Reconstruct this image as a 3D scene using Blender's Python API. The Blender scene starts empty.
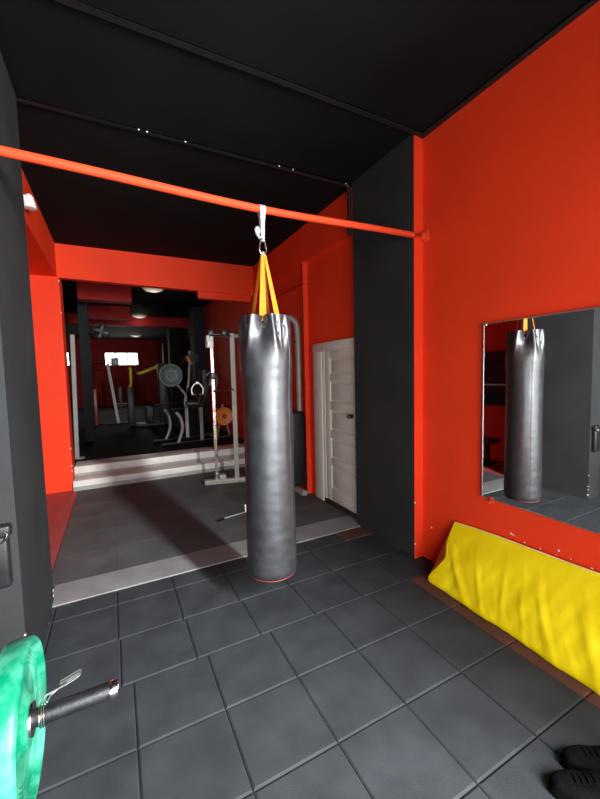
import bpy, bmesh, math, random
from mathutils import Vector, Matrix, noise
random.seed(7)
PI = math.pi
sc = bpy.context.scene
COL = sc.collection

# ------------------------------------------------------------------ materials
def pm(name, col, rough=.6, metal=0., var=.12, scale=6., bump=0., bscale=60., spec=.5, col2=None, rvar=.1, coat=0., detail=4., edge=(.35, .7)):
    m = bpy.data.materials.new(name); m.use_nodes = True
    nt = m.node_tree; b = nt.nodes['Principled BSDF']
    tc = nt.nodes.new('ShaderNodeTexCoord')
    n = nt.nodes.new('ShaderNodeTexNoise'); n.inputs['Scale'].default_value = scale; n.inputs['Detail'].default_value = detail
    nt.links.new(tc.outputs['Object'], n.inputs['Vector'])
    r = nt.nodes.new('ShaderNodeValToRGB')
    c2 = col2 if col2 else [min(1, c * (1 + var)) for c in col]
    c1 = col if col2 else [c * (1 - var) for c in col]
    r.color_ramp.elements[0].position = edge[0]; r.color_ramp.elements[1].position = edge[1]
    r.color_ramp.elements[0].color = (*c1, 1); r.color_ramp.elements[1].color = (*c2, 1)
    nt.links.new(n.outputs['Fac'], r.inputs['Fac']); nt.links.new(r.outputs['Color'], b.inputs['Base Color'])
    mr = nt.nodes.new('ShaderNodeMapRange')
    mr.inputs['To Min'].default_value = max(.02, rough - rvar); mr.inputs['To Max'].default_value = min(1, rough + rvar)
    nt.links.new(n.outputs['Fac'], mr.inputs['Value']); nt.links.new(mr.outputs['Result'], b.inputs['Roughness'])
    b.inputs['Metallic'].default_value = metal
    b.inputs['Specular IOR Level'].default_value = spec
    b.inputs['Coat Weight'].default_value = coat
    if bump:
        n2 = nt.nodes.new('ShaderNodeTexNoise'); n2.inputs['Scale'].default_value = bscale; n2.inputs['Detail'].default_value = 5
        nt.links.new(tc.outputs['Object'], n2.inputs['Vector'])
        bp = nt.nodes.new('ShaderNodeBump'); bp.inputs['Strength'].default_value = bump; bp.inputs['Distance'].default_value = .01
        nt.links.new(n2.outputs['Fac'], bp.inputs['Height']); nt.links.new(bp.outputs['Normal'], b.inputs['Normal'])
    return m

def emit(name, col, s):
    m = pm(name, col, .5)
    b = m.node_tree.nodes['Principled BSDF']
    b.inputs['Emission Color'].default_value = (*col, 1); b.inputs['Emission Strength'].default_value = s
    return m

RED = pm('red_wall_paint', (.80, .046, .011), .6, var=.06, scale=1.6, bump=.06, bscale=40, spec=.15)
HALLRED_SHADED = pm('shaded_red_hall_paint', (.42, .02, .018), .6, var=.06, scale=1.6, spec=.15)  # same red paint, the dimness of the hall put into its colour
BLACKW = pm('black_wall_paint', (.031, .0315, .032), .7, var=.12, scale=2.2, bump=.08, bscale=35, spec=.12)
BLACKC = pm('black_ceiling_paint', (.0075, .0073, .007), .85, var=.15, scale=2, bump=.1, bscale=30, spec=.1)
CONDUIT = pm('black_conduit_paint', (.013, .013, .0135), .45, var=.2, scale=30, bump=.2, bscale=70)
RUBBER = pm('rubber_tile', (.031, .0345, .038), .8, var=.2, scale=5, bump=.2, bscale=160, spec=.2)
RUBBERB = pm('brown_rubber_tile', (.10, .036, .024), .75, var=.2, scale=4, bump=.25, bscale=160, spec=.3)
RUBBERG = pm('worn_rubber', (.078, .078, .077), .65, var=.22, scale=2.5, bump=.15, bscale=140, spec=.25)
GROUT = pm('tile_gap', (.012, .012, .012), .9, var=.3, scale=20)
STRIP = pm('grey_threshold', (.2, .195, .19), .6, var=.12, scale=5, bump=.15, bscale=60)
REDFLOOR = pm('red_floor_paint', (.34, .06, .055), .6, var=.15, scale=5)
MARBLE = pm('pale_step_stone', (.66, .63, .57), .35, var=.1, scale=4, bump=.03)
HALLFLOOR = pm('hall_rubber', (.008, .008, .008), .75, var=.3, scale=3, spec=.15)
WHITEP = pm('white_door_paint', (.66, .645, .56), .5, var=.04, scale=3, bump=.03)
PLASTIC = pm('white_plastic', (.75, .75, .72), .35, var=.04)
ORANGEBAR = pm('orange_red_bar_paint', (.74, .06, .018), .6, var=.08, scale=12, bump=.08, bscale=50, spec=.15)
VINYL = pm('black_bag_vinyl', (.020, .020, .0225), .42, var=.3, scale=14, bump=.05, bscale=40, spec=1., rvar=.04)
BAGRED = pm('red_piping', (.38, .04, .03), .5)
STRAP = pm('orange_webbing', (.85, .23, .006), .6, var=.12, scale=60, bump=.25, bscale=220)
THREAD = pm('grey_thread', (.25, .24, .22), .7)
SLING = pm('white_webbing', (.30, .295, .285), .6, var=.08, scale=50, bump=.2, bscale=200)
CHROME = pm('chrome', (.75, .75, .74), .16, 1., var=.05, scale=12, rvar=.05)
SILVER = pm('silver_grey_tube_paint', (.30, .27, .225), .4, .1, var=.06, scale=10)
STEELD = pm('dark_steel', (.008, .008, .009), .45, .0, spec=.35, var=.3, scale=30, bump=.15, bscale=90)
BLACKP = pm('black_plastic', (.012, .012, .013), .4, var=.2, scale=20)
BLACKF = pm('black_fabric', (.004, .004, .0045), .85, var=.25, scale=40, bump=.3, bscale=180, spec=.03)
SOLE = pm('black_rubber_sole', (.004, .004, .004), .8, var=.2, spec=.04)
UPH = pm('black_upholstery', (.015, .015, .016), .5, var=.2, scale=20)
YELLOW = pm('yellow_vinyl', (.97, .69, .003), .5, var=.07, scale=5, bump=.12, bscale=14, spec=.35)
YELBIND = pm('pale_yellow_binding', (.85, .72, .28), .6)
YELM = pm('yellow_machine_paint', (.75, .46, .02), .4)
REDSH = pm('red_shroud_paint', (.45, .035, .03), .4)
GREEN = pm('green_marbled_rubber', (.0, .17, .085), .4, scale=14, col2=(.10, .42, .28), bump=.12, bscale=50, detail=6, edge=(.38, .78))
DKGREEN = pm('dark_green_rubber', (.014, .035, .024), .5, var=.3, scale=20)
ORANGEP = pm('orange_rubber', (.8, .2, .02), .45, var=.1)
GLASSD = pm('dark_screen', (.015, .017, .018), .12, var=.2)
PLASTER = pm('white_plaster_chip', (.75, .72, .68), .9)
BRASS = pm('dark_brass', (.10, .07, .04), .3, 1.)
MIRROR = pm('mirror_glass', (.86, .87, .86), .02, 1., var=.01, rvar=.0)
ALU = pm('aluminium_edge', (.6, .59, .57), .3, .9, var=.1, scale=30)
HTUBE = pm('grey_tube_paint', (.22, .205, .185), .4, .1)
LAMPD = emit('lamp_diffuser', (.9, .85, .75), .12)
WINE = emit('daylight_pane', (1., .98, .94), 7.)

# ------------------------------------------------------------------ mesh helpers
def setsmooth(me, ang=40):
    for p in me.polygons: p.use_smooth = True
    try: me.set_sharp_from_angle(angle=math.radians(ang))
    except Exception: pass

def obj(name, bm, mat, parent=None, smooth=True, loc=None):
    me = bpy.data.meshes.new(name)
    bmesh.ops.recalc_face_normals(bm, faces=bm.faces[:])
    bm.to_mesh(me); bm.free()
    if smooth: setsmooth(me)
    me.materials.append(mat)
    o = bpy.data.objects.new(name, me); COL.objects.link(o)
    if parent is not None: o.parent = parent
    if loc is not None: o.location = loc
    return o

def empty(name, loc, label, cat, group=None, rz=0):
    o = bpy.data.objects.new(name, None); COL.objects.link(o)
    o.location = loc; o.rotation_euler = (0, 0, rz); o.empty_display_size = .1
    return tag(o, label, cat, group)

def tag(o, label, cat, group=None):
    o['label'] = label; o['category'] = cat
    if group: o['group'] = group
    return o

def struct(name, bm, mat, parent=None, smooth=False, label=None):
    o = obj(name, bm, mat, parent, smooth)
    if parent is None: o['kind'] = 'structure'
    if label: o['label'] = label
    return o

def B(): return bmesh.new()

def box(bm, a, b, bev=0., seg=2, M=None):
    a = Vector(a); b = Vector(b)
    lo = Vector([min(a[i], b[i]) for i in range(3)]); hi = Vector([max(a[i], b[i]) for i in range(3)])
    mt = Matrix.Translation((lo + hi) / 2) @ Matrix.Diagonal((*(hi - lo), 1))
    if M: mt = M @ mt
    r = bmesh.ops.create_cube(bm, size=1, matrix=mt)
    if bev:
        es = list({e for v in r['verts'] for e in v.link_edges})
        bmesh.ops.bevel(bm, geom=es, offset=bev, segments=seg, profile=.5, affect='EDGES')
    return bm

def frame_at(d, up=Vector((0, 0, 1))):
    d = d.normalized()
    if abs(d.dot(up)) > .98: up = Vector((0, 1, 0))
    x = d.cross(up).normalized(); y = x.cross(d).normalized()
    return x, y

def smooth_path(pts, rad, n=6):
    """round the corners of a polyline"""
    P = [Vector(p) for p in pts]; out = [P[0]]
    for i in range(1, len(P) - 1):
        a, b, c = P[i - 1], P[i], P[i + 1]
        r = min(rad, (a - b).length * .49, (c - b).length * .49)
        s = b + (a - b).normalized() * r; e = b + (c - b).normalized() * r
        for k in range(n + 1):
            t = k / n
            out.append(s * (1 - t) ** 2 + b * 2 * t * (1 - t) + e * t * t)
    out.append(P[-1]); return out

def tube(bm, pts, r, n=12, round_=0., cap=True, closed=False):
    P = smooth_path(pts, round_) if round_ else [Vector(p) for p in pts]
    m = len(P); rings = []
    up = Vector((0, 0, 1)); px = None
    for i, p in enumerate(P):
        if closed: d = P[(i + 1) % m] - P[i - 1]
        elif i == 0: d = P[1] - P[0]
        elif i == m - 1: d = P[-1] - P[-2]
        else: d = (P[i + 1] - p).normalized() + (p - P[i - 1]).normalized()
        d.normalize()
        if px is None: x, y = frame_at(d)
        else:
            x = (px - d * px.dot(d)).normalized(); y = d.cross(x).normalized()
        px = x
        rr = r[i] if isinstance(r, (list, tuple)) else r
        rings.append([bm.verts.new(p + x * math.cos(2 * PI * k / n) * rr + y * math.sin(2 * PI * k / n) * rr) for k in range(n)])
    for i in range(m if closed else m - 1):
        a, b = rings[i], rings[(i + 1) % m]
        for k in range(n): bm.faces.new((a[k], a[(k + 1) % n], b[(k + 1) % n], b[k]))
    if cap and not closed:
        bm.faces.new(rings[0][::-1]); bm.faces.new(rings[-1])
    return bm

def lathe(bm, prof, n=48, axis='Z', c=(0, 0, 0), close=False):
    """prof: list of (radius, height along the axis)"""
    c = Vector(c); rings = []
    for r, h in prof:
        ring = []
        for k in range(n):
            a = 2 * PI * k / n; u, v = r * math.cos(a), r * math.sin(a)
            p = {'Z': (u, v, h), 'X': (h, u, v), 'Y': (v, h, u)}[axis]
            ring.append(bm.verts.new(c + Vector(p)))
        rings.append(ring)
    m = len(rings)
    for i in range(m if close else m - 1):
        a, b = rings[i], rings[(i + 1) % m]
        for k in range(n): bm.faces.new((a[k], a[(k + 1) % n], b[(k + 1) % n], b[k]))
    if not close:
        if prof[0][0] > 1e-5: bm.faces.new(rings[0][::-1])
        if prof[-1][0] > 1e-5: bm.faces.new(rings[-1])
    bmesh.ops.remove_doubles(bm, verts=bm.verts[:], dist=1e-6)
    return bm

def prism(bm, poly, z0, z1):
    """poly in xy, may carry per-point z0 as third value"""
    lo = [bm.verts.new((p[0], p[1], p[2] if len(p) > 2 else z0)) for p in poly]
    hi = [bm.verts.new((p[0], p[1], z1)) for p in poly]
    n = len(poly)
    bm.faces.new(lo[::-1]); bm.faces.new(hi)
    for i in range(n): bm.faces.new((lo[i], lo[(i + 1) % n], hi[(i + 1) % n], hi[i]))
    return bm

def ribbon(bm, pts, w, t, side):
    """flat webbing along pts; w may be a list"""
    P = [Vector(p) for p in pts]; n = len(P); rings = []
    for i, p in enumerate(P):
        d = (P[min(i + 1, n - 1)] - P[max(i - 1, 0)]).normalized()
        s = Vector(side); s = (s - d * s.dot(d)).normalized(); q = d.cross(s)
        ww = w[i] if isinstance(w, (list, tuple)) else w
        rings.append([bm.verts.new(p + s * sx * ww / 2 + q * sy * t / 2) for sx, sy in ((-1, -1), (1, -1), (1, 1), (-1, 1))])
    for i in range(n - 1):
        for k in range(4): bm.faces.new((rings[i][k], rings[i][(k + 1) % 4], rings[i + 1][(k + 1) % 4], rings[i + 1][k]))
    bm.faces.new(rings[0][::-1]); bm.faces.new(rings[-1])
    return bm

# ------------------------------------------------------------------ the setting
ZC = 3.585                      # ceiling
XR, XP, XL, XF = 2.37, 2.275, -.49, -2.7   # right wall, right pier, left pier, far left wall
YF = -1.3                       # shop front behind the camera
YB = 6.27                       # plane of the beam over the steps

# floor: one sub-floor and the tiles laid on it
def tiles(rows, xs_of, x0, x1, zt=0., gap=.003, bev=.008, skip=None, rnd=.0008):
    bm = B()
    for (ya, yb) in rows:
        xs = xs_of(ya, yb); xs = [x0] + [x for x in xs if x0 + .02 < x < x1 - .02] + [x1]
        for a, b in zip(xs[:-1], xs[1:]):
            if skip and skip((a + b) / 2, (ya + yb) / 2): continue
            g = gap / 2; z = zt + random.uniform(-rnd, rnd)
            q = [(a + g, ya + g), (b - g, ya + g), (b - g, yb - g), (a + g, yb - g)]
            lo = [bm.verts.new((x, y, zt - .02)) for x, y in q]
            md = [bm.verts.new((x, y, z - .75 * bev)) for x, y in q]
            cx, cy = (a + b) / 2, (ya + yb) / 2
            tp = [bm.verts.new((x + math.copysign(bev, cx - x), y + math.copysign(bev, cy - y), z + random.uniform(-rnd, rnd))) for x, y in q]
            for L, H in ((lo, md), (md, tp)):
                for k in range(4): bm.faces.new((L[k], L[(k + 1) % 4], H[(k + 1) % 4], H[k]))
            bm.faces.new(tp)
    return bm
G = .4003
sub = B(); box(sub, (XF, YF - .3, -.12), (3.0, 6.3, -.012)); 
floor = struct('floor', sub, GROUT)
rows = [(2.084 - G * (k + 1), 2.084 - G * k) for k in range(8, -1, -1)] + [(2.084, 2.484), (2.484, 2.884), (2.884, 3.085)]
def xs_of(ya, yb):
    off = .406 if yb < 2.1 else (.347 if yb < 2.5 else .335)
    return [off + G * k for k in range(-9, 6)]
def brown(x, y): return (x > 2.0 and y < 2.084) or (1.93 < x < 2.2 and y > 2.884)
struct('tiles', tiles(rows, xs_of, XF, XR, skip=brown), RUBBER, floor)
struct('brown_tiles', tiles(rows, xs_of, XF, XR, skip=lambda x, y: not brown(x, y), rnd=.001), RUBBERB, floor, label='red-brown rubber edge tiles')
rows2 = [(3.41 + .5 * k, min(3.91 + .5 * k, 6.2)) for k in range(6)]
struct('worn_tiles', tiles(rows2, lambda a, b: [-.06 + .5 * k for k in range(-2, 6)], -.56, XR, gap=.001, bev=.0013, rnd=.0003), RUBBERG, floor, label='worn grey rubber tiles')
bm = B(); box(bm, (XL - .02, 3.09, -.02), (XR, 3.405, .004), .003); struct('trim_1', bm, STRIP, label='pale grey threshold strip across the floor')
bm = B(); box(bm, (-1.4, 3.19, -.02), (-.565, 6.3, -.001)); struct('red_floor_edge', bm, REDFLOOR, floor, label='red painted floor edge')

# walls of the near room
bm = B(); box(bm, (XR, YF - .2, 0), (XR + .2, 10.8, 3.62)); WR = struct('wall_right', bm, RED)
bm = B()
for k in range(7):
    y = .93 + .095 * k + random.uniform(-.02, .02); z = .505 + random.uniform(-.012, .02)
    s = random.uniform(.002, .006)
    box(bm, (XR - .0015, y - s, z - s * .6), (XR + .01, y + s * 1.3, z + s))
for (y, z) in ((2.2, .3), (1.66, .69), (1.5, .52), (1.2, .53)):
    box(bm, (XR - .0015, y - .006, z - .005), (XR + .01, y + .004, z + .006))
struct('plaster_chips', bm, PLASTER, WR, label='white plaster chips in the paint')
bm = B(); box(bm, (XP, 2.305, 0), (XR + .02, 3.16, ZC)); WP = struct('wall_pier_right', bm, BLACKW)
bm = B(); box(bm, (XP - .001, 2.30, 0), (XR, 2.306, ZC)); struct('painted_edge', bm, RED, WP, label='red painted end face of the pier')
bm = B()
for (y, z) in ((2.297, .13), (2.297, .5)): box(bm, (XP - .003, y, z), (XP + .006, y + .006, z + .012))
struct('plaster_chip', bm, PLASTER, WP)
bm = B(); box(bm, (XF, 2.31, 0), (XL, 3.19, ZC)); WL = struct('wall_left', bm, BLACKW)
bm = B()
for (z, s) in ((.05, .006), (.115, .004), (.3, .003), (.16, .003)): box(bm, (XL - .006, 2.308, z), (XL + .0015, 2.316 + s, z + s * 2))
for z in (.03, .07): box(bm, (XL - .004, 3.17, z), (XL + .0015, 3.191, z + .014))
struct('plaster_chips', bm, PLASTER, WL, label='white plaster chips along the pier edge')
bm = B(); box(bm, (XF - .2, YF - .2, 0), (XF, 2.4, 3.62)); struct('wall_far_left', bm, BLACKW)
bm = B()   # shop front behind the camera with an open doorway
OX0, OX1, OZ = -1.6, 1.83, 3.2
box(bm, (XF, YF - .2, 0), (OX0, YF, ZC)); box(bm, (OX1, YF - .2, 0), (XR, YF, ZC)); box(bm, (OX0, YF - .2, OZ), (OX1, YF, ZC))
struct('wall_front', bm, BLACKW)
bm = B()
for x in (OX0, OX1 - .05): box(bm, (x, YF - .14, 0), (x + .05, YF - .04, OZ), .004)
box(bm, (OX0, YF - .14, OZ - .05), (OX1, YF - .04, OZ), .004)
struct('door_2', bm, ALU, label='aluminium frame of the open shop doorway')
bm = B(); box(bm, (-8, -12, -.2), (10, YF - .3, -.06)); struct('pavement_outside', bm, pm('pale_paving', (.38, .37, .35), .8, scale=2))

# ceiling and its conduits
bm = B(); box(bm, (-4.6, YF - .3, ZC), (6.2, 20.4, ZC + .15)); struct('ceiling', bm, BLACKC)
bm = B(); tube(bm, [(XF, 2.285, ZC - .012), (XR - .01, 2.285, ZC - .012)], .021)
tag(obj('conduit', bm, CONDUIT), 'black painted conduit across the ceiling straight above the orange-red bar', 'pipe', 'black conduits')
bm = B(); tube(bm, [(XF, 3.19, ZC - .014), (XP - .02, 3.19, ZC - .014), (XP - .02, 3.19, 3.07)], .02, round_=.05)
for z in (3.1, 3.5): lathe(bm, [(.026, z - .012), (.026, z + .012)], 14, 'Z', (XP - .02, 3.19, 0))
cd = tag(obj('conduit', bm, CONDUIT), 'black conduit crossing the ceiling and bending down the black pier corner', 'pipe', 'black conduits')
bm = B()
for x in (.27, .33, .62, 1.46, 1.60, 2.2): box(bm, (x, 3.168, ZC - .022), (x + .012, 3.174, ZC - .014))
cp = obj('paint_chips', bm, PLASTER, cd); cp['kind'] = 'stuff'; cp['label'] = 'white paint chips'
bm = B(); tube(bm, [(XR - .022, YF, ZC - .02), (XR - .022, 2.29, ZC - .02)], .022)
tag(obj('conduit', bm, CONDUIT), 'black conduit along the ceiling edge of the red mirror wall', 'pipe', 'black conduits')

# back room: recessed left side, beams
bm = B(); box(bm, (-1.6, 3.19, 0), (-1.4, YB, 3.1)); struct('wall_back_left', bm, RED)
bm = B(); box(bm, (-1.6, 3.19, 3.115), (-.645, YB, ZC)); struct('trim_2', bm, RED, label='red beam along the left side')
bm = B()   # beam over the steps, soffit not quite level
prism(bm, [(-.66, YB, 3.11), (XR, YB, 3.07), (XR, YB + .12, 3.07), (-.66, YB + .12, 3.11)], 3.1, ZC)
struct('trim_3', bm, RED, label='red beam over the steps')
bm = B(); box(bm, (1.345, YB + .03, 2.965), (2.28, YB + .12, 3.10)); struct('trim_4', bm, RED, label='low red block under the beam')
bm = B(); box(bm, (-1.6, YB, 0), (-.62, YB + .35, 3.115)); WB = struct('wall_back', bm, RED)
bm = B()
for z in (.05, .1, .28, .36, .62, 3.05, 2.6): box(bm, (-.628, YB - .002, z), (-.618, YB + .01, z + .022))
struct('plaster_chips', bm, PLASTER, WB)
bm = B(); box(bm, (XR - .05, 3.16, 3.12), (XR, YB, ZC)); struct('trim_5', bm, RED, label='red ledge above the door')
bm = B(); box(bm, (XR - .03, 3.16, 0), (XR, 4.17 - .87, .0001 + .09)); bm.free()
bm = B(); box(bm, (XR - .02, 4.19, 0), (XR, 6.2, .08), .003); struct('baseboard_right', bm, RED)

# steps up to the hall
bm = B(); box(bm, (-.62, 6.2, -.02), (XR, 6.62, .15), .012, 3); box(bm, (-.62, 6.5, .0), (XR, 6.92, .30), .012, 3)
ST = struct('stairs', bm, MARBLE, smooth=True)
bm = B(); box(bm, (-.618, 6.193, 0), (XR, 6.2, .06), .002); box(bm, (-.618, 6.493, .15), (XR, 6.5, .19), .002)
struct('kick_strip', bm, pm('grey_kick_strip', (.3, .28, .26), .5), ST, label='grey strip at the foot of each riser')

# the hall beyond
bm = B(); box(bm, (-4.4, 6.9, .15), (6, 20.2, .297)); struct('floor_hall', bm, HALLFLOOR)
bm = B(); box(bm, (-4.4, 20.0, 0), (6, 20.2, 2.25)); box(bm, (-4.4, 20.0, 2.94), (6, 20.2, ZC))
for a, b in ((-4.4, -2.08), (-1.76, -.37), (1.18, 3.53), (3.86, 6)): box(bm, (a, 20.0, 2.25), (b, 20.2, 2.94))
struct('wall_hall_back', bm, HALLRED_SHADED)
bm = B(); box(bm, (-4.6, 6.6, 0), (-4.4, 20.2, ZC)); struct('wall_hall_left', bm, HALLRED_SHADED)
bm = B(); box(bm, (5.8, 10.8, 0), (6, 20.2, ZC)); box(bm, (XR, 10.7, 0), (6, 10.8, ZC)); struct('wall_hall_right', bm, HALLRED_SHADED)
bm = B(); box(bm, (-4.4, YB + .34, 0), (-.63, YB + .45, ZC)); struct('wall_hall_front', bm, BLACKW)
bm = B(); box(bm, (2.05, 10.4, .29), (2.5, 11.0, ZC)); struct('wall_column_right', bm, BLACKW)
bm = B(); box(bm, (-.60, 9.0, .29), (-.42, 9.3, ZC)); struct('wall_column_left', bm, BLACKW)
bm = B(); box(bm, (2.0, 15.0, .29), (2.7, 15.5, ZC)); struct('wall_column_middle', bm, BLACKW)
bm = B(); box(bm, (1.95, 16.5, .29), (2.9, 17, 3.1)); struct('wall_column_far', bm, BLACKW)
bm = B(); box(bm, (-.52, 8.0, 3.15), (.40, 8.3, ZC)); struct('trim_6', bm, HALLRED_SHADED)
bm = B(); box(bm, (-.52, 11.0, 3.24), (.49, 11.3, ZC)); struct('trim_7', bm, HALLRED_SHADED)
bm = B(); box(bm, (-4.4, 12.6, 3.28), (6, 12.9, ZC)); struct('trim_8', bm, HALLRED_SHADED)
for i, (a, b, n) in enumerate(((-.37, 1.18, 3), (3.53, 3.86, 1), (-2.08, -1.76, 1))):
    bm = B(); w = .06
    box(bm, (a, 20.0, 2.25), (b, 20.08, 2.25 + w)); box(bm, (a, 20.0, 2.94 - w), (b, 20.08, 2.94))
    for k in range(n + 1):
        x = a + (b - a) * k / n; x = min(max(x, a + w / 2), b - w / 2)
        box(bm, (x - w / 2, 20.0, 2.25), (x + w / 2, 20.08, 2.94))
    wi = struct('window_%d' % (i + 1), bm, BLACKW)
    bm = B(); box(bm, (a + .01, 20.04, 2.26), (b - .01, 20.05, 2.93)); struct('window_pane', bm, WINE, wi)

# door in the right wall: frame, five-panel leaf, knob
DX = XR - .001
bm = B()
box(bm, (DX - .035, 3.955, 0), (DX, 4.17, 1.925), .006); box(bm, (DX - .036, 3.05, 1.927), (DX, 4.172, 2.03), .006)
box(bm, (DX - .024, 3.903, 0), (DX - .002, 3.954, 1.926), .004)
D1 = struct('door_1', bm, WHITEP, smooth=True, label='white panelled door in the red wall')
bm = B(); y0, y1 = 3.12, 3.90; x0, x1 = DX - .018, DX
for (z, h) in ((.06, .16), (.50, .10), (.85, .10), (1.20, .10), (1.55, .09), (1.83, .10)): box(bm, (x0, y0 + .121, z), (x1 - .001, y1 - .121, z + h), .003)
for a in (y0, y1 - .12): box(bm, (x0, a, .06), (x1, a + .12, 1.925), .003)
box(bm, (x0 + .011, y0 + .002, .062), (x1 - .002, y1 - .002, 1.926))
for (z, zz) in ((.22, .50), (.60, .85), (.95, 1.20), (1.30, 1.55), (1.64, 1.83)): box(bm, (x0 + .003, y0 + .155, z + .03), (x1, y1 - .155, zz - .03), .006)
obj('door_leaf', bm, WHITEP, D1)
bm = B(); lathe(bm, [(.0, -.06), (.016, -.058), (.026, -.045), (.024, -.032), (.01, -.024), (.01, -.006), (.028, -.004), (.028, 0)], 20, 'X', (x0, 3.33, 1.16))
obj('door_knob', bm, BRASS, D1)
bm = B(); box(bm, (DX - .03, 3.12, 0), (DX, 3.94, .055), .004); obj('sill', bm, pm('dark_sill', (.03, .022, .018), .5), D1)

# red heating pipes on the right wall
bm = B(); tube(bm, [(XR - .035, 4.34, 0), (XR - .035, 4.34, 3.13)], .034, 16)
tube(bm, [(XR - .03, 4.34, 2.86), (XR - .03, 6.2, 2.86)], .018, 12)
for z in (.4, 1.5, 2.86): lathe(bm, [(.042, z - .03), (.042, z + .03)], 16, 'Z', (XR - .035, 4.34, 0))
tag(obj('wall_pipe', bm, RED), 'thick red painted heating pipe rising beside the white door', 'pipe')

# ------------------------------------------------------------------ hanging bar, sling, karabiner, bag
BX, BY = .918, 2.28
bar = empty('hanging_bar', (XR, BY, 2.765), 'round orange-red steel bar spanning the room just below the black ceiling', 'bar')
bm = B(); tube(bm, [((XF - XR) * k / 40, 0, -.038 * math.exp(-(((XF - XR) * k / 40 + XR - BX) / .9) ** 2)) for k in range(41)], .0235, 20); obj('pipe', bm, ORANGEBAR, bar)
bm = B(); box(bm, (-.012, -.05, -.05), (0, .019, .05), .003); lathe(bm, [(.034, -.05), (.034, -.01), (.03, 0)], 20, 'X'); obj('flange', bm, ORANGEBAR, bar)

sl = empty('webbing_sling', (BX, BY, 2.702), 'white webbing sling looped over the orange-red bar above the bag', 'sling')
bm = B()
loop = [(0, .0258 * math.cos(a), .025 + .0258 * math.sin(a)) for a in [PI * (-.12 + 1.24 * k / 12) for k in range(13)]]
pts = [(0, .008, -.18), (0, .012, -.06)] + loop + [(0, -.012, -.06), (0, -.008, -.18)]
ribbon(bm, pts, [.022, .028] + [.042] * 13 + [.028, .022], .004, (1, 0, 0))
obj('strap', bm, SLING, sl)
bm = B(); box(bm, (-.020, -.016, -.04), (.020, .016, -.012), .005); obj('bar_tack', bm, SLING, sl)
bm = B(); tube(bm, smooth_path([(-.008, -.006, -.17), (-.035, -.015, -.155), (-.055, -.02, -.12), (-.04, -.02, -.10), (-.025, -.015, -.12), (-.035, -.015, -.14)], .02), .0105, 10)
obj('tail', bm, SLING, sl)

kb = empty('carabiner', (BX, BY, 2.52), 'steel snap hook joining the white sling to the orange bag straps', 'carabiner')
bm = B(); tube(bm, smooth_path([(0, 0, .02), (-.014, 0, .012), (-.026, 0, -.055), (-.012, 0, -.078), (.012, 0, -.078), (.026, 0, -.055), (.014, 0, .012), (0, 0, .02)], .012, 4), .0055, 10)
obj('body', bm, CHROME, kb)
bm = B(); tube(bm, [(.0265, 0, -.05), (.015, 0, .005)], .0035, 8); obj('gate', bm, CHROME, kb)

bag = empty('punching_bag', (BX, BY, .29), 'tall black vinyl punching bag hanging from the orange-red bar by orange straps', 'punching bag')
HB, R0 = 1.74, .169
view = math.atan2(-BY, -BX)          # the side that faces the room's entrance
SA = [view + math.radians(a) for a in (-9, 81, -99, 171)]   # where the straps pull the rim in
def bag_r(a, z):
    t = z / HB
    r = R0 * (1 - .02 * t) + .002 * math.sin(7 * t + 1)
    r += .016 * math.exp(-((z - (HB - .25)) / .15) ** 2)
    if z < .03: r -= (.03 - z) * .35
    d = HB - z
    pull = 0
    for s in SA:
        da = (a - s + PI) % (2 * PI) - PI
        wd = .20 + .85 * d
        pull += math.exp(-(da / wd) ** 2) * math.exp(-(d / .16) ** 1.3)
    r -= .088 * min(1, pull)
    fo = math.exp(-((d - .10) / .10) ** 2)          # creases that run down from the straps
    for s in SA:
        da = (a - s + PI) % (2 * PI) - PI
        for q, am in ((.40, .019), (-.40, .019)):
            c = da - q * (1 + d * 1.4)
            c2 = c - math.copysign(.20, q)
            r += fo * (am * .8 * math.exp(-(c / .10) ** 2) - am * math.exp(-abs(c2) / .075))
    r += .0014 * noise.noise(Vector((math.cos(a) * 2.2, math.sin(a) * 2.2, z * 9))) + .0012 * noise.noise(Vector((math.cos(a) * 1, math.sin(a) * 1, z * 24)))
    return r
bm = B(); NA, NZ = 144, 150; rings = []
zs = [HB * (1 - (1 - k / NZ) ** 1.35) for k in range(NZ + 1)]
for z in zs:
    rings.append([bm.verts.new((bag_r(2 * PI * k / NA, z) * math.cos(2 * PI * k / NA), bag_r(2 * PI * k / NA, z) * math.sin(2 * PI * k / NA), z)) for k in range(NA)])
# the open rim turns in and down to the filling
for dr, dz in ((.006, -.001), (.008, -.03), (.012, -.09)):
    rings.append([bm.verts.new(((bag_r(2 * PI * k / NA, HB) - dr) * math.cos(2 * PI * k / NA), (bag_r(2 * PI * k / NA, HB) - dr) * math.sin(2 * PI * k / NA), HB + dz)) for k in range(NA)])
for a, b in zip(rings[:-1], rings[1:]):
    for k in range(NA): bm.faces.new((a[k], a[(k + 1) % NA], b[(k + 1) % NA], b[k]))
bm.faces.new(rings[0][::-1]); bm.faces.new(rings[-1])
o = obj('bag_body', bm, VINYL, bag); setsmooth(o.data, 75)
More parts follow.
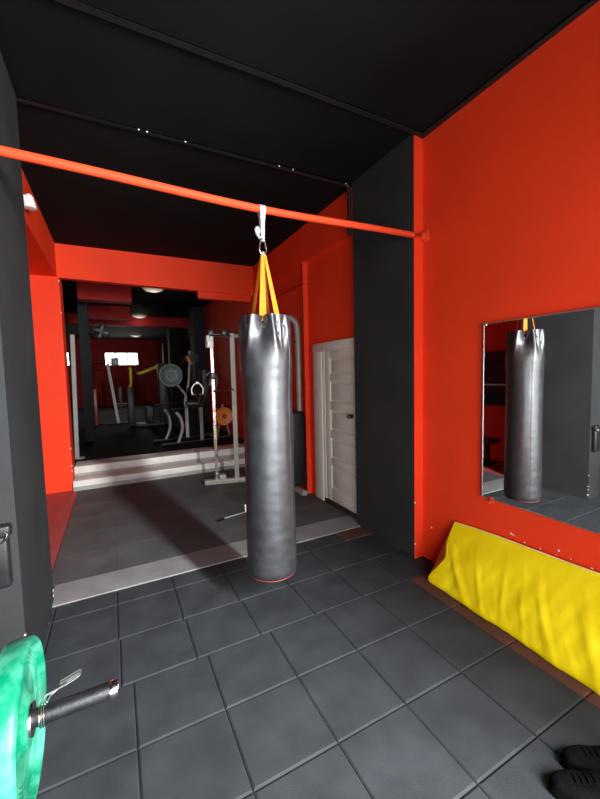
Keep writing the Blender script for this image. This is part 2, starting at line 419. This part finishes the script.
# seam down the side
bm = B(); sa = view + math.radians(58)
tube(bm, [((bag_r(sa, z) + .0005) * math.cos(sa), (bag_r(sa, z) + .0005) * math.sin(sa), z) for z in [HB * k / 60 for k in range(2, 58)]], .0022, 6)
obj('side_seam', bm, VINYL, bag)
bm = B(); n = 60
tube(bm, [((bag_r(2 * PI * k / n, .006) - .002) * math.cos(2 * PI * k / n), (bag_r(2 * PI * k / n, .006) - .002) * math.sin(2 * PI * k / n), .003) for k in range(n)], .0024, 8, closed=True)
obj('piping', bm, BAGRED, bag)
for s in SA:
    rr = bag_r(s, HB); top = Vector((0, 0, 2.435 - .29)); rad = Vector((math.cos(s), math.sin(s), 0)); sd = math.sin(s - view); tw = s - .75 * sd; tan = (-math.sin(tw), math.cos(tw), 0)
    bm = B()
    ribbon(bm, [rad * (bag_r(s, HB - .035) + .004) + Vector((0, 0, HB - .035)), rad * (rr + .004) + Vector((0, 0, HB - .004)), rad * (rr * .70) + Vector((0, 0, HB + .15)), rad * .012 + top],
           [.044, .044, .036, .020], .003, tan)
    st = obj('strap', bm, STRAP, bag)
    bm = B(); pr = []
    for i, (u, dz) in enumerate(((-.016, .002), (-.016, -.03), (0, -.008), (.016, -.03), (.016, .002), (-.016, -.03), (.016, -.03))):
        z = HB - .05 + dz; aa = s + u / bag_r(s, z)
        pr.append(((bag_r(aa, z) + .0015) * math.cos(aa), (bag_r(aa, z) + .0015) * math.sin(aa), z))
    tube(bm, pr, .0012, 5); obj('stitching', bm, THREAD, st)
bm = B(); lathe(bm, [(.017, -.006), (.022, 0), (.017, .006), (.012, 0)], 24, 'Y', (0, 0, 2.442 - .29), close=True); obj('ring', bm, CHROME, bag)

# ------------------------------------------------------------------ mirror on the right wall
mi = empty('wall_mirror', (XR, 1.705, .73), 'large frameless rectangular mirror on the red right wall above the yellow mat', 'mirror')
ML, MH = 1.75, 1.235
bm = B(); box(bm, (-.022, -ML, 0), (-.002, 0, MH)); obj('glass', bm, MIRROR, mi, False)
bm = B()
for a, b in (((-.025, -ML, -.006), (0, .006, 0)), ((-.025, -ML, MH), (0, .006, MH + .006)), ((-.025, 0, 0), (0, .006, MH))): box(bm, a, b)
obj('edge_trim', bm, ALU, mi, False)
bm = B(); box(bm, (-.028, -.085, -.03), (0, -.055, .012), .003); obj('clip', bm, pm('red_clip', (.62, .05, .02), .4), mi)
bm = B(); box(bm, (-.028, -.02, MH - .01), (0, .012, MH + .012), .003); obj('clip', bm, ALU, mi)

# ------------------------------------------------------------------ yellow mat leaning on the wall
def mat_pt(u, v, back=False):
    """u 0..1 along the wall from the far end, v 0..1 from the floor to the top edge"""
    y = 1.94 - 1.81 * u
    H = .447 + .11 * u + .006 * math.sin(9 * u)
    bot = 2.118 - .045 * u
    z = H * v
    x = bot + (2.338 - bot) * (v ** 1.25)
    bulge = .030 * math.sin(PI * min(1, v * 1.2)) * (1 - .3 * u)
    e = math.exp(-u / .03)                                  # the far end sags in and out
    y += e * (-.045 * math.exp(-((v - .50) / .16) ** 2) + .05 * math.exp(-((v - .08) / .15) ** 2))
    q = Vector((y * 3.2 + z * 2.0, z * 2.2 - y * 1.1, 0))
    wr = .011 * noise.noise(q * 1.6 + Vector((3, 1, 0))) + .004 * noise.noise(Vector((y * 15 + z * 6, z * 4, 2))) + .002 * noise.noise(Vector((y * 30 - z * 16, z * 9, 5)))
    for (uc, sl, am, w) in ((.09, -1.3, .012, .018), (.19, -.8, .006, .010), (.29, -.35, .006, .010), (.36, -.5, .005, .009), (.43, -.9, .008, .012), (.56, -.7, .012, .018), (.66, -.2, .009, .012), (.8, .3, .012, .02)):
        c = u - uc - sl * .16 * (v - .4)
        wr += am * math.exp(-(c / w) ** 2) * math.exp(-((v - .38) / .34) ** 2)
    wr += .012 * math.exp(-((v - .05) / .08) ** 2)
    x -= (bulge + wr) * (1 - v ** 6)
    if back: return Vector((min(2.364, bot + .20 + .05 * v), y, max(.004, z)))
    return Vector((x, y, max(.004, z)))
mt = empty('gym_mat', (0, 0, 0), 'crumpled yellow vinyl mat leaning on the red wall below the mirror', 'mat')
bm = B(); NU, NV = 170, 44
gr = [[bm.verts.new(mat_pt(i / NU, j / NV)) for j in range(NV + 1)] for i in range(NU + 1)]
bk = [[bm.verts.new(mat_pt(i / NU, j / NV, True)) for j in (0, NV)] for i in range(NU + 1)]
for i in range(NU):
    for j in range(NV): bm.faces.new((gr[i][j], gr[i + 1][j], gr[i + 1][j + 1], gr[i][j + 1]))
    bm.faces.new((gr[i][NV], gr[i + 1][NV], bk[i + 1][1], bk[i][1])); bm.faces.new((bk[i][0], bk[i][1], bk[i + 1][1], bk[i + 1][0])); bm.faces.new((gr[i + 1][0], gr[i][0], bk[i][0], bk[i + 1][0]))
for i in (0, NU): bm.faces.new([*gr[i], bk[i][1], bk[i][0]])
o = obj('cover', bm, YELLOW, mt); setsmooth(o.data, 60)
bm = B(); tube(bm, [mat_pt(i / 80, 1.) + Vector((.002, 0, .002)) for i in range(81)], .0045, 8); obj('edge_binding', bm, YELBIND, mt)

# ------------------------------------------------------------------ barbell, plate, spring clip, rack
CY, CZ = 1.25, .662
bb = empty('barbell', (-1.132, CY, CZ), 'barbell with a black sleeve and steel end ring pointing into the room', 'barbell')
bm = B(); lathe(bm, [(.0, .65), (.014, .65), (.014, -.65), (.0, -.65)], 20, 'X'); obj('shaft', bm, CHROME, bb)
for s in (1, -1):
    bm = B(); lathe(bm, [(.0, s * .68), (.0245, s * .68), (.0245, s * 1.068), (.0235, s * 1.072)], 32, 'X'); slv = obj('sleeve', bm, STEELD, bb)
    bm = B(); lathe(bm, [(.0, s * 1.068), (.025, s * 1.068), (.0262, s * 1.072), (.0262, s * 1.080), (.0245, s * 1.084), (.0235, s * 1.089), (.019, s * 1.092), (.017, s * 1.086), (.0, s * 1.086)], 32, 'X'); obj('end_ring', bm, CHROME, slv)
    bm = B(); lathe(bm, [(.0, s * .64), (.032, s * .64), (.038, s * .646), (.038, s * .674), (.032, s * .68), (.0, s * .68)], 32, 'X'); obj('collar', bm, CHROME, bb)

RP = .218
wp = empty('weight_plate', (-.262, CY, CZ), 'large green marbled rubber weight plate on the barbell at the left edge', 'weight plate')
prof = [(.0262, -.055), (.07, -.055), (.08, -.045), (.185, -.045), (.195, -.062), (.215, -.066), (RP - .004, -.060), (RP, -.052), (RP, -.012), (RP - .003, -.004), (RP - .010, .0), (.206, .0), (.198, -.004), (.190, -.022)]
for k in range(4):
    r = .186 - .012 * k; prof += [(r, -.022), (r - .003, -.0185), (r - .006, -.0185), (r - .009, -.022)]
prof += [(.132, -.022), (.085, -.024), (.068, -.012), (.062, -.006), (.0262, -.006)]
bm = B(); lathe(bm, prof, 96, 'X', close=True); obj('disc', bm, GREEN, wp)
bm = B(); lathe(bm, [(.0255, -.056), (.044, -.056), (.046, -.004), (.044, .0), (.0255, .0)], 48, 'X', close=True); obj('hub_ring', bm, CHROME, wp)

cl = empty('spring_clip', (-.251, CY, CZ), 'bent wire spring clip gripping the barbell sleeve beside the green plate', 'collar clip')
bm = B(); pts = []
for k in range(73):
    a = k / 72 * 2 * PI * 3 + math.radians(60); pts.append((.004 + .017 * k / 72, .0285 * math.cos(a), .0285 * math.sin(a)))
tube(bm, pts, .0024, 8); obj('coil', bm, CHROME, cl)
for (x0, dy) in ((.004, .0), (.021, .012)):
    bm = B()
    tube(bm, smooth_path([(x0, .0285 * math.cos(math.radians(60)), .0285 * math.sin(math.radians(60))), (x0 + .01, .030, .034), (.085, .036 + dy, .048), (.106, .040 + dy, .056), (.106, .052 + dy, .056), (.05, .050 + dy, .040)], .006, 4), .0026, 8)
    obj('prong', bm, ALU, cl)

rk = empty('barbell_rack', (-1.12, CY, 0), 'low black steel rack holding the barbell beyond the left edge', 'rack')
for s in (1, -1):
    bm = B(); box(bm, (s * .45 - .03, .03, 0), (s * .45 + .03, .09, .78), .004); box(bm, (s * .45 - .03, -.25, 0), (s * .45 + .03, .35, .05), .004); obj('post', bm, STEELD, rk)
    bm = B(); box(bm, (s * .45 - .028, -.045, CZ - .03), (s * .45 + .028, .03, CZ - .0145), .003); box(bm, (s * .45 - .028, -.055, CZ - .03), (s * .45 + .028, -.045, CZ + .035), .003); obj('hook', bm, STEELD, rk)
bm = B(); box(bm, (-.45, .04, .12), (.45, .08, .17), .004); obj('crossbar', bm, STEELD, rk)

# black holder on the pier's front face
hd = empty('wall_holder', (-.574, 2.31, .60), 'slim black holder with a shiny clasp hung on the left grey pier', 'holder')
bm = B(); box(bm, (-.07, -.05, .0), (.055, -.002, .27), .018, 3); obj('case', bm, BLACKP, hd)
bm = B(); box(bm, (-.07, -.058, .265), (.068, -.002, .325), .012, 3); obj('cap', bm, BLACKP, hd)
bm = B(); tube(bm, smooth_path([(.03, -.055, .24), (.05, -.07, .26), (.06, -.066, .285), (.045, -.06, .30)], .01), .005, 8); obj('clasp', bm, CHROME, hd)

# ------------------------------------------------------------------ shoes at the right corner
def make_shoe(name):
    root = empty(name, (0, 0, 0), '', 'shoe', 'pair of black shoes')
    L, n, m = .285, 40, 28
    def sect(t):
        w = .036 + .014 * math.sin(PI * min(1, t * 1.15)) + .008 * math.exp(-((t - .72) / .16) ** 2)
        w *= min(1, (t / .05 + .25)) ** .5 if t < .04 else 1
        e = max(0, (t - .80) / .20); w *= math.sqrt(max(.001, 1 - e ** 2.6))
        h = .052 + .045 * max(0, 1 - t / .55) ** .8 if t < .55 else .052 - .012 * (t - .55) / .45
        h *= math.sqrt(max(.02, 1 - max(0, (t - .86) / .14) ** 2.4))
        if t < .04: h *= .85 + .15 * t / .04
        return w, h
    bm = B(); rings = []
    for i in range(n + 1):
        t = i / n; w, h = sect(t); x = -L * t
        ring = []
        for k in range(m):
            a = 2 * PI * k / m; c, s = math.cos(a), math.sin(a)
            ring.append(bm.verts.new((x, w * math.copysign(abs(c) ** .75, c), .014 + (h * .5) + h * .5 * math.copysign(abs(s) ** .8, s))))
        rings.append(ring)
    for a, b in zip(rings[:-1], rings[1:]):
        for k in range(m): bm.faces.new((a[k], a[(k + 1) % m], b[(k + 1) % m], b[k]))
    bm.faces.new(rings[0][::-1]); bm.faces.new(rings[-1]); obj('upper', bm, BLACKF, root)
    bm = B(); poly = []
    ts = [i / 24 for i in range(25)]
    for t in ts: poly.append((-L * t * 1.015, sect(t)[0] * 1.06))
    for t in ts[::-1]: poly.append((-L * t * 1.015, -sect(t)[0] * 1.06 - .0001))
    prism(bm, poly, .001, .022); obj('sole', bm, SOLE, root)
    bm = B()
    for k in range(4):
        x = -.13 - .022 * k
        tube(bm, [(x, y, sect(-x / L)[1] + .016 - 6 * y * y) for y in (-.024, -.012, 0, .012, .024)], .0035, 6)
    obj('laces', bm, BLACKF, root)
    return root
sh = make_shoe('shoe'); hx = math.radians(-38)
sh.rotation_euler = (0, 0, hx)
d = Vector((-math.cos(hx), -math.sin(hx), 0))
def place(o, tip): o.location = Vector(tip) - d * .285
place(sh, (1.43, .735, 0)); sh['label'] = 'black shoe of the pair whose toe reaches further left on the floor tiles'
s2 = sh.copy(); COL.objects.link(s2)
for ch in sh.children:
    c = ch.copy(); COL.objects.link(c); c.parent = s2
place(s2, (1.575, .765, 0)); s2['label'] = 'black shoe of the pair on the side nearer the yellow mat'

# ------------------------------------------------------------------ cable machine in the back room
cm = empty('cable_machine', (0, 0, 0), 'silver cable machine standing behind the punching bag, before the steps', 'exercise machine')
bm = B(); box(bm, (-.52, -.045, 0), (.52, .045, .075), .012, 3, Matrix.Translation((1.65, 5.36, 0)) @ Matrix.Rotation(math.radians(-14), 4, 'Z')); obj('base_rail', bm, SILVER, cm)
bm = B(); box(bm, (-.60, -.04, 0), (.60, .04, .07), .012, 3, Matrix.Translation((2.18, 4.85, 0)) @ Matrix.Rotation(math.radians(94), 4, 'Z')); obj('base_rail', bm, SILVER, cm)
for x in (1.40, 1.60):
    pass
bm = B(); box(bm, (1.345, 5.34, .075), (1.445, 5.46, .15), .006); obj('rod_block', bm, SILVER, cm)
bm = B(); tube(bm, [(1.325, 5.45, .07), (1.325, 5.45, 2.12)], .021, 16); obj('guide_rod', bm, CHROME, cm)
bm = B()
for k in range(30): box(bm, (1.315, 5.4265, .45 + .045 * k), (1.335, 5.4295, .453 + .045 * k + (.006 if k % 5 == 0 else 0)))
sm = obj('scale_marks', bm, BLACKP, cm); sm['kind'] = 'stuff'
bm = B(); box(bm, (1.285, 5.40, 1.60), (1.375, 5.50, 1.70), .008); tube(bm, [(1.34, 5.43, 1.66), (1.45, 5.40, 1.78)], .012); tube(bm, [(1.34, 5.43, 1.62), (1.46, 5.40, 1.60)], .012); obj('sliding_carriage', bm, BLACKP, cm)
bm = B(); tube(bm, [(1.615, 5.36, .07), (1.615, 5.36, 2.28)], .034, 18); obj('upright', bm, SILVER, cm)
bm = B(); tube(bm, [(1.86, 5.31, .07), (1.86, 5.31, .95)], .03, 14); obj('short_post', bm, SILVER, cm)
bm = B(); box(bm, (1.80, 5.24, .07), (1.93, 5.38, .16), .006); obj('rod_block', bm, SILVER, cm)
bm = B(); tube(bm, [(1.24, 5.45, 2.235), (1.75, 5.33, 2.24), (2.02, 4.72, 2.36)], .030, 16, round_=.15); obj('top_beam', bm, SILVER, cm)
bm = B(); tube(bm, [(1.325, 5.45, 1.42), (1.615, 5.36, 1.44)], .02, 12); obj('brace', bm, SILVER, cm)
bm = B()
for dx in (0, .19): lathe(bm, [(.0, -.016), (.05, -.016), (.055, -.012), (.045, 0), (.055, .012), (.05, .016), (.0, .016)], 24, 'Y', (1.32 + dx, 5.39 - dx * .24, 2.29))
box(bm, (1.26, 5.37, 2.255), (1.60, 5.42, 2.27), .003); obj('pulley', bm, BLACKP, cm)
bm = B(); box(bm, (1.245, 5.40, 2.07), (1.345, 5.50, 2.25), .012, 3); obj('end_block', bm, PLASTIC, cm)
bm = B(); tube(bm, [(1.97, 4.56, 2.42), (2.30, 4.55, 2.43), (2.315, 4.55, 2.1), (2.315, 4.55, 1.12)], .04, 18, round_=.16); obj('bent_frame', bm, SILVER, cm)
bm = B(); tube(bm, [(2.0, 4.56, 2.09), (2.31, 4.55, 2.09)], .022, 12); obj('brace', bm, SILVER, cm)
bm = B(); box(bm, (2.12, 4.42, .09), (2.335, 4.75, 1.13), .03, 4); obj('weight_shroud', bm, BLACKP, cm)
bm = B()
for k in range(9): box(bm, (2.04, 4.82, .09 + .06 * k), (2.26, 5.1, .142 + .06 * k), .006)
obj('weight_stack', bm, UPH, cm)
bm = B(); tube(bm, [(1.30, 5.39, 2.27), (1.075, 5.38, 1.573)], .004, 8); obj('cable', bm, STEELD, cm)

hn = empty('stirrup_handle', (1.075, 5.38, 1.385), 'pale stirrup handle hanging from the cable machine before the dark hall', 'handle')
bm = B(); tube(bm, smooth_path([(-.075, 0, 0), (-.085, 0, .09), (-.03, 0, .165), (.03, 0, .165), (.085, 0, .09), (.075, 0, 0)], .03), .009, 10); box(bm, (-.022, -.008, .155), (.022, .008, .185), .003); obj('yoke', bm, PLASTIC, hn)
bm = B(); tube(bm, [(-.085, 0, 0), (.085, 0, 0)], .014, 14); obj('grip', bm, PLASTIC, hn)

pb = empty('lifting_bar', (.96, 3.985, .018), 'short pale metal bar with a black tip lying on the floor behind the punching bag', 'bar')
bm = B(); tube(bm, [(.06, .003, .006), (.56, .03, .05)], .0115, 12); tube(bm, [(.34, .018, .03), (.335, .02, .12)], .009, 10); obj('rod', bm, PLASTIC, pb)
bm = B(); tube(bm, [(-.005, 0, .0), (.075, .004, .007)], [.016, .018], 14); obj('grip', bm, BLACKP, pb)

# ------------------------------------------------------------------ fittings around the back room
fx = empty('beam_lamp', (-.645, 4.16, 3.29), 'small white lamp fitting on the red beam beside the left black pier', 'lamp')
bm = B(); lathe(bm, [(.0, 0), (.045, 0), (.045, .015), (.03, .02), (.0, .02)], 20, 'X'); obj('base', bm, PLASTIC, fx)
bm = B(); lathe(bm, [(.02, .05), (.035, .03), (.05, -.03), (.055, -.07), (.04, -.075), (.0, -.07)], 20, 'Z', (.045, 0, 0)); tube(bm, [(.01, 0, .02), (.045, 0, .03)], .012, 10); obj('shade', bm, PLASTIC, fx)

pn = empty('wall_screen', (-1.4, 4.6, 1.0), 'dark horizontal screen on the recessed red wall, seen only in the wall mirror', 'screen')
bm = B(); box(bm, (0, -.75, 0), (.05, .75, .97), .006); obj('glass', bm, GLASSD, pn)
bm = B(); box(bm, (.048, -.75, .36), (.056, .75, .385), .002); obj('rail', bm, PLASTIC, pn)
bn = empty('weight_bench', (-1.0, 4.5, 0), 'low black bench in the recess left of the steps, seen in the wall mirror', 'bench')
bm = B(); box(bm, (-.16, -.6, .38), (.16, .6, .46), .025, 3); obj('seat', bm, UPH, bn)
for y in (-.45, .45):
    bm = B(); box(bm, (-.03, y - .03, .03), (.03, y + .03, .39), .004); box(bm, (-.22, y - .03, 0), (.22, y + .03, .05), .004); obj('leg', bm, STEELD, bn)
bm = B(); tube(bm, [(.0, -.45, .2), (0, .45, .2)], .025, 12); obj('crossbar', bm, STEELD, bn)

# ------------------------------------------------------------------ the hall
for i, (x, y, lb) in enumerate(((.86, 8.5, 'round white ceiling light just below the red beam, largest of the three'),
                                (.80, 12.3, 'round white ceiling light in the hall, second of the row'),
                                (.99, 18.0, 'round white ceiling light farthest down the hall'))):
    t = empty('ceiling_light', (x, y, ZC), lb, 'ceiling light', 'ceiling lights in the hall')
    if i == 1: t.location.z = 3.585
    bm = B(); lathe(bm, [(.0, 0), (.22, 0), (.23, -.02), (.20, -.05), (.0, -.05)], 32); obj('rim', bm, PLASTIC, t)
    bm = B(); lathe(bm, [(.19, -.045), (.16, -.075), (.08, -.095), (.0, -.10)], 32); obj('diffuser', bm, LAMPD, t)

gp = empty('steel_post', (-.60, 7.2, .297), 'tall pale grey post standing at the top left of the steps', 'post')
bm = B(); tube(bm, [(-.03, 0, .0), (0.02, 0, 2.1)], .032, 14); obj('tube', bm, HTUBE, gp)
bm = B(); lathe(bm, [(.0, 0), (.09, 0), (.09, .012), (.0, .012)], 20); obj('foot', bm, SILVER, gp)

def plate_thing(name, loc, r, mat, label, axis='Y', group=None, t=.045, cat='weight plate'):
    p = empty(name, loc, label, cat, group)
    bm = B(); lathe(bm, [(.026, -t / 2), (.05, -t / 2), (.06, -t * .3), (r * .75, -t * .3), (r * .82, -t / 2), (r * .97, -t / 2), (r, -t * .35), (r, t * .35), (r * .97, t / 2), (r * .82, t / 2), (r * .75, t * .3), (.06, t * .3), (.05, t / 2), (.026, t / 2)], 40, axis, close=True)
    obj('disc', bm, mat, p)
    bm = B(); lathe(bm, [(.0255, -t * .52), (.045, -t * .52), (.045, t * .52), (.0255, t * .52)], 24, axis, close=True); obj('hub', bm, STEELD, p)
    return p

# plate-loaded machine at the top of the steps
pl = empty('plate_loaded_machine', (0, 0, .297), 'silver tubular plate-loaded machine at the top of the steps', 'exercise machine')
bm = B(); tube(bm, [(.76, 7.40, .035), (2.15, 7.62, .035)], .04, 12); obj('base_rail', bm, HTUBE, pl)
bm = B(); tube(bm, [(.66, 7.95, .035), (2.0, 8.15, .035)], .04, 12); obj('base_rail', bm, HTUBE, pl)
bm = B(); tube(bm, [(1.9, 7.58, .035), (1.86, 8.13, .035)], .035, 12); obj('base_rail', bm, HTUBE, pl)
bm = B(); tube(bm, [(.98, 7.46, .70), (1.12, 7.47, .60), (1.19, 7.47, .35), (1.07, 7.46, .04)], .034, 14, round_=.15); obj('curved_leg', bm, HTUBE, pl)
bm = B(); tube(bm, [(.82, 8.0, .74), (.98, 8.0, .60), (1.02, 8.0, .3), (.90, 7.99, .04)], .032, 14, round_=.15); obj('curved_leg', bm, HTUBE, pl)
bm = B(); tube(bm, [(1.56, 7.53, .03), (1.56, 7.53, .74)], .036, 14); obj('post', bm, HTUBE, pl)
bm = B(); tube(bm, [(1.36, 8.05, .03), (1.36, 8.05, .80)], .034, 14); obj('post', bm, HTUBE, pl)
bm = B(); tube(bm, [(.96, 7.46, .71), (1.62, 7.53, .74)], .032, 14); obj('seat_rail', bm, HTUBE, pl)
bm = B(); tube(bm, [(.72, 7.98, .78), (1.40, 8.05, .80)], .03, 14); obj('seat_rail', bm, HTUBE, pl)
bm = B(); tube(bm, [(1.56, 7.53, .72), (1.78, 7.55, 1.22), (1.80, 7.6, 1.35)], .03, 12, round_=.1); obj('back_arm', bm, HTUBE, pl)
bm = B(); tube(bm, [(1.30, 8.05, .8), (1.42, 8.0, 1.2), (1.46, 7.95, 1.9)], .028, 12, round_=.1); obj('back_arm', bm, HTUBE, pl)
bm = B(); tube(bm, [(1.28, 7.7, .76), (1.30, 7.7, .98), (1.02, 7.7, 1.35)], .026, 12, round_=.05); obj('lever_arm', bm, HTUBE, pl)
bm = B(); tube(bm, [(1.08, 7.7, 1.42), (1.36, 7.7, 1.76), (1.42, 7.7, 1.60)], .036, 12, round_=.03); obj('lever_arm', bm, pm('rust_red_paint', (.42, .10, .06), .4), pl)
bm = B(); tube(bm, [(1.52, 7.55, .8), (1.75, 7.6, 1.45), (1.95, 7.6, 1.35), (1.82, 7.55, .82)], .022, 12, round_=.1); obj('handle', bm, HTUBE, pl)
bm = B(); box(bm, (1.28, 7.55, .76), (1.62, 7.98, .84), .02, 3); obj('seat_pad', bm, UPH, pl)
bm = B(); box(bm, (1.62, 7.6, .9), (1.75, 7.95, 1.5), .03, 3); obj('back_pad', bm, UPH, pl)
bm = B(); tube(bm, [(.99, 7.35, 1.385), (.99, 7.95, 1.385)], .024, 14); obj('plate_pin', bm, STEELD, pl)
for k, (yy, lb) in enumerate(((7.42, 'dark green rubber plate on the silver machine, the one facing the steps'), (7.50, 'dark green rubber plate on the silver machine, tucked behind the front plate'))):
    plate_thing('weight_plate', (.99, yy, .297 + 1.385), .225 - .01 * k, DKGREEN, lb, 'Y', 'dark plates on the silver machine')

# a pair of dark dumbbell-like plates on the far arm
plate_thing('weight_plate', (1.50, 7.82, 2.02), .11, UPH, 'small black plate high on the silver machine, right of its lever', 'Y', None, .04)

# orange plate on a stand
sn = empty('plate_stand', (2.1, 7.95, .297), 'thin steel stand carrying an orange plate near the red hall wall', 'stand')
bm = B(); tube(bm, [(-.12, 0, .0), (.02, 0, .72)], .018, 10); tube(bm, [(.16, 0, 0), (.02, 0, .72)], .018, 10); obj('leg', bm, HTUBE, sn)
bm = B(); tube(bm, [(.02, .03, .46), (.02, -.14, .46)], .02, 10); box(bm, (-.075, -.014, .447), (.115, .014, .473), .003); obj('peg', bm, CHROME, sn)
plate_thing('weight_plate', (2.12, 7.85, .297 + .46), .20, ORANGEP, 'orange rubber weight plate at the right of the steps near the red wall', 'Y')

# multi-gym with the red shroud
mg = empty('multi_gym', (0, 12, .297), 'grey multi gym with a tall red shroud at the left of the hall', 'exercise machine')
bm = B(); box(bm, (-.70, -.1, .0), (-.46, .16, 1.06), .02); obj('weight_shroud', bm, REDSH, mg)
bm = B(); tube(bm, [(-.62, 0, 1.0), (-.62, 0, 1.80)], .03, 12); obj('post', bm, HTUBE, mg)
bm = B(); tube(bm, [(-.62, 0, 1.78), (.16, 0, 1.80)], .035, 12); obj('top_beam', bm, HTUBE, mg)
bm = B(); tube(bm, [(-.14, 0, 1.80), (.06, 0, .02)], .04, 12); obj('slanted_post', bm, HTUBE, mg)
bm = B(); tube(bm, [(-.60, 0, .04), (.45, 0, .04)], .035, 12); tube(bm, [(-.3, -.3, .04), (.40, -.3, .04)], .03, 12); obj('base_rail', bm, HTUBE, mg)
bm = B(); box(bm, (-.05, -.1, 1.72), (.16, .1, 1.95), .02); obj('pulley_box', bm, HTUBE, mg)
bm = B(); box(bm, (.05, -.18, .50), (.45, .18, .60), .03, 3); obj('seat_pad', bm, UPH, mg)
bm = B(); box(bm, (.08, -.18, .62), (.20, .18, 1.1), .03, 3); obj('back_pad', bm, UPH, mg)
bm = B(); tube(bm, [(.40, 0, .5), (.45, 0, .04)], .03, 12); tube(bm, [(.06, 0, .3), (.42, 0, .34)], .03, 12); obj('seat_frame', bm, HTUBE, mg)
bm = B(); tube(bm, [(-.42, 0, 1.6), (-.05, 0, 1.58)], .016, 10); obj('pull_bar', bm, CHROME, mg)

ylm = empty('lever_machine', (0, 11, .297), 'black machine with bent yellow lever arms in the middle of the hall', 'exercise machine')
bm = B(); tube(bm, [(.50, 0, 1.58), (.62, 0, 1.46), (1.18, 0, 1.68)], .05, 12, round_=.04); obj('lever_arm', bm, YELM, ylm)
bm = B(); tube(bm, [(.62, 0, 1.46), (.86, 0, .92)], .05, 12); obj('lever_arm', bm, YELM, ylm)
bm = B(); tube(bm, [(.34, .2, 1.64), (.43, .2, 1.62), (.42, .2, 1.15), (.34, .2, 1.05)], .04, 12, round_=.08); obj('lever_arm', bm, YELM, ylm)
bm = B(); box(bm, (1.12, -.1, 0), (1.38, .2, 1.75), .03); obj('weight_tower', bm, UPH, ylm)
bm = B(); box(bm, (.5, -.2, 0), (1.4, .25, .08), .02); obj('base', bm, UPH, ylm)
bm = B(); box(bm, (.75, -.15, .08), (.95, .2, .55), .03); obj('seat', bm, UPH, ylm)
bm = B(); box(bm, (.30, .12, .0), (.48, .28, 1.1), .03); obj('side_post', bm, UPH, ylm)

ws = empty('wall_notice', (XR, 7.74, 2.14), 'small white notice on the red hall wall behind the cable machine', 'notice')
bm = B(); box(bm, (-.012, -.05, 0), (-.001, .05, .17), .002); obj('board', bm, PLASTIC, ws)
fn = empty('wall_fan', (-.42, 9.15, 2.62), 'dark wall fan high on the black column in the hall', 'fan')
bm = B(); tube(bm, [(0, 0, 0), (.18, 0, .02)], .025, 10); obj('bracket', bm, BLACKP, fn)
bm = B(); lathe(bm, [(.17, -.05), (.18, 0), (.17, .05), (.165, 0)], 30, 'Y', (.22, 0, .08), close=True); obj('guard', bm, BLACKP, fn)
bm = B()
for k in range(4):
    a = k * PI / 2 + .3
    box(bm, (.02, -.006, -.035), (.155, .006, .035), .004, 2, Matrix.Translation((.22, 0, .08)) @ Matrix.Rotation(a, 4, 'Y'))
lathe(bm, [(.0, -.05), (.04, -.05), (.04, .03), (.0, .03)], 16, 'Y', (.22, 0, .08)); obj('blade', bm, BLACKP, fn)

# ------------------------------------------------------------------ light
w = bpy.data.worlds.new('daylight'); sc.world = w; w.use_nodes = True
bg = w.node_tree.nodes['Background']; bg.inputs['Color'].default_value = (.80, .90, 1., 1); bg.inputs['Strength'].default_value = 1.0
def area(name, loc, target, sx, sy, e, col):
    l = bpy.data.lights.new(name, 'AREA'); l.shape = 'RECTANGLE'; l.size = sx; l.size_y = sy; l.energy = e; l.color = col
    o = bpy.data.objects.new(name, l); COL.objects.link(o); o.location = loc
    o.rotation_euler = (Vector(target) - Vector(loc)).to_track_quat('-Z', 'Y').to_euler()
    return o
area('bright_street_daylight', (1.88, -2.3, 2.85), (.9, 2.3, .6), .36, 2.4, 1050, (.93, .97, 1.))
area('doorway_skylight', ((OX0 + OX1) / 2, YF - .02, 1.15), ((OX0 + OX1) / 2, 3, 1.15), OX1 - OX0 - .1, 2.1, 140, (.93, .97, 1.))
for k, (x, y) in enumerate(((.86, 8.5), (.80, 12.3), (.99, 18.0))):
    l = bpy.data.lights.new('hall_lamp', 'POINT'); l.energy = 1.6; l.color = (1, .9, .78); l.shadow_soft_size = .15
    o = bpy.data.objects.new('hall_lamp', l); COL.objects.link(o); o.location = (x, y, 3.35)

# ------------------------------------------------------------------ camera
f, yaw, pitch, roll = 362.164938, .472685372, -.0707861239, -.0243997753
fw = Vector((math.sin(yaw) * math.cos(pitch), math.cos(yaw) * math.cos(pitch), math.sin(pitch)))
r = Vector((math.cos(yaw), -math.sin(yaw), 0)); u = r.cross(fw)
c, s = math.cos(roll), math.sin(roll)
r2 = r * c + u * s; u2 = -r * s + u * c
cam = bpy.data.cameras.new('camera'); cam.sensor_fit = 'HORIZONTAL'; cam.sensor_width = 36; cam.lens = f * 36 / 600; cam.clip_start = .02
co = bpy.data.objects.new('camera', cam); COL.objects.link(co)
M = Matrix((r2, u2, -fw)).transposed().to_4x4(); M.translation = (0, 0, 1.65); co.matrix_world = M
sc.camera = co
sc.view_settings.view_transform = 'Standard'; sc.view_settings.look = 'None'; sc.view_settings.gamma = 1; sc.view_settings.use_curve_mapping = False
sc.view_settings.exposure = .28
sc.cycles.use_denoising = True
sc.cycles.max_bounces = 10; sc.cycles.diffuse_bounces = 6; sc.cycles.glossy_bounces = 5
sc.cycles.sample_clamp_indirect = 6
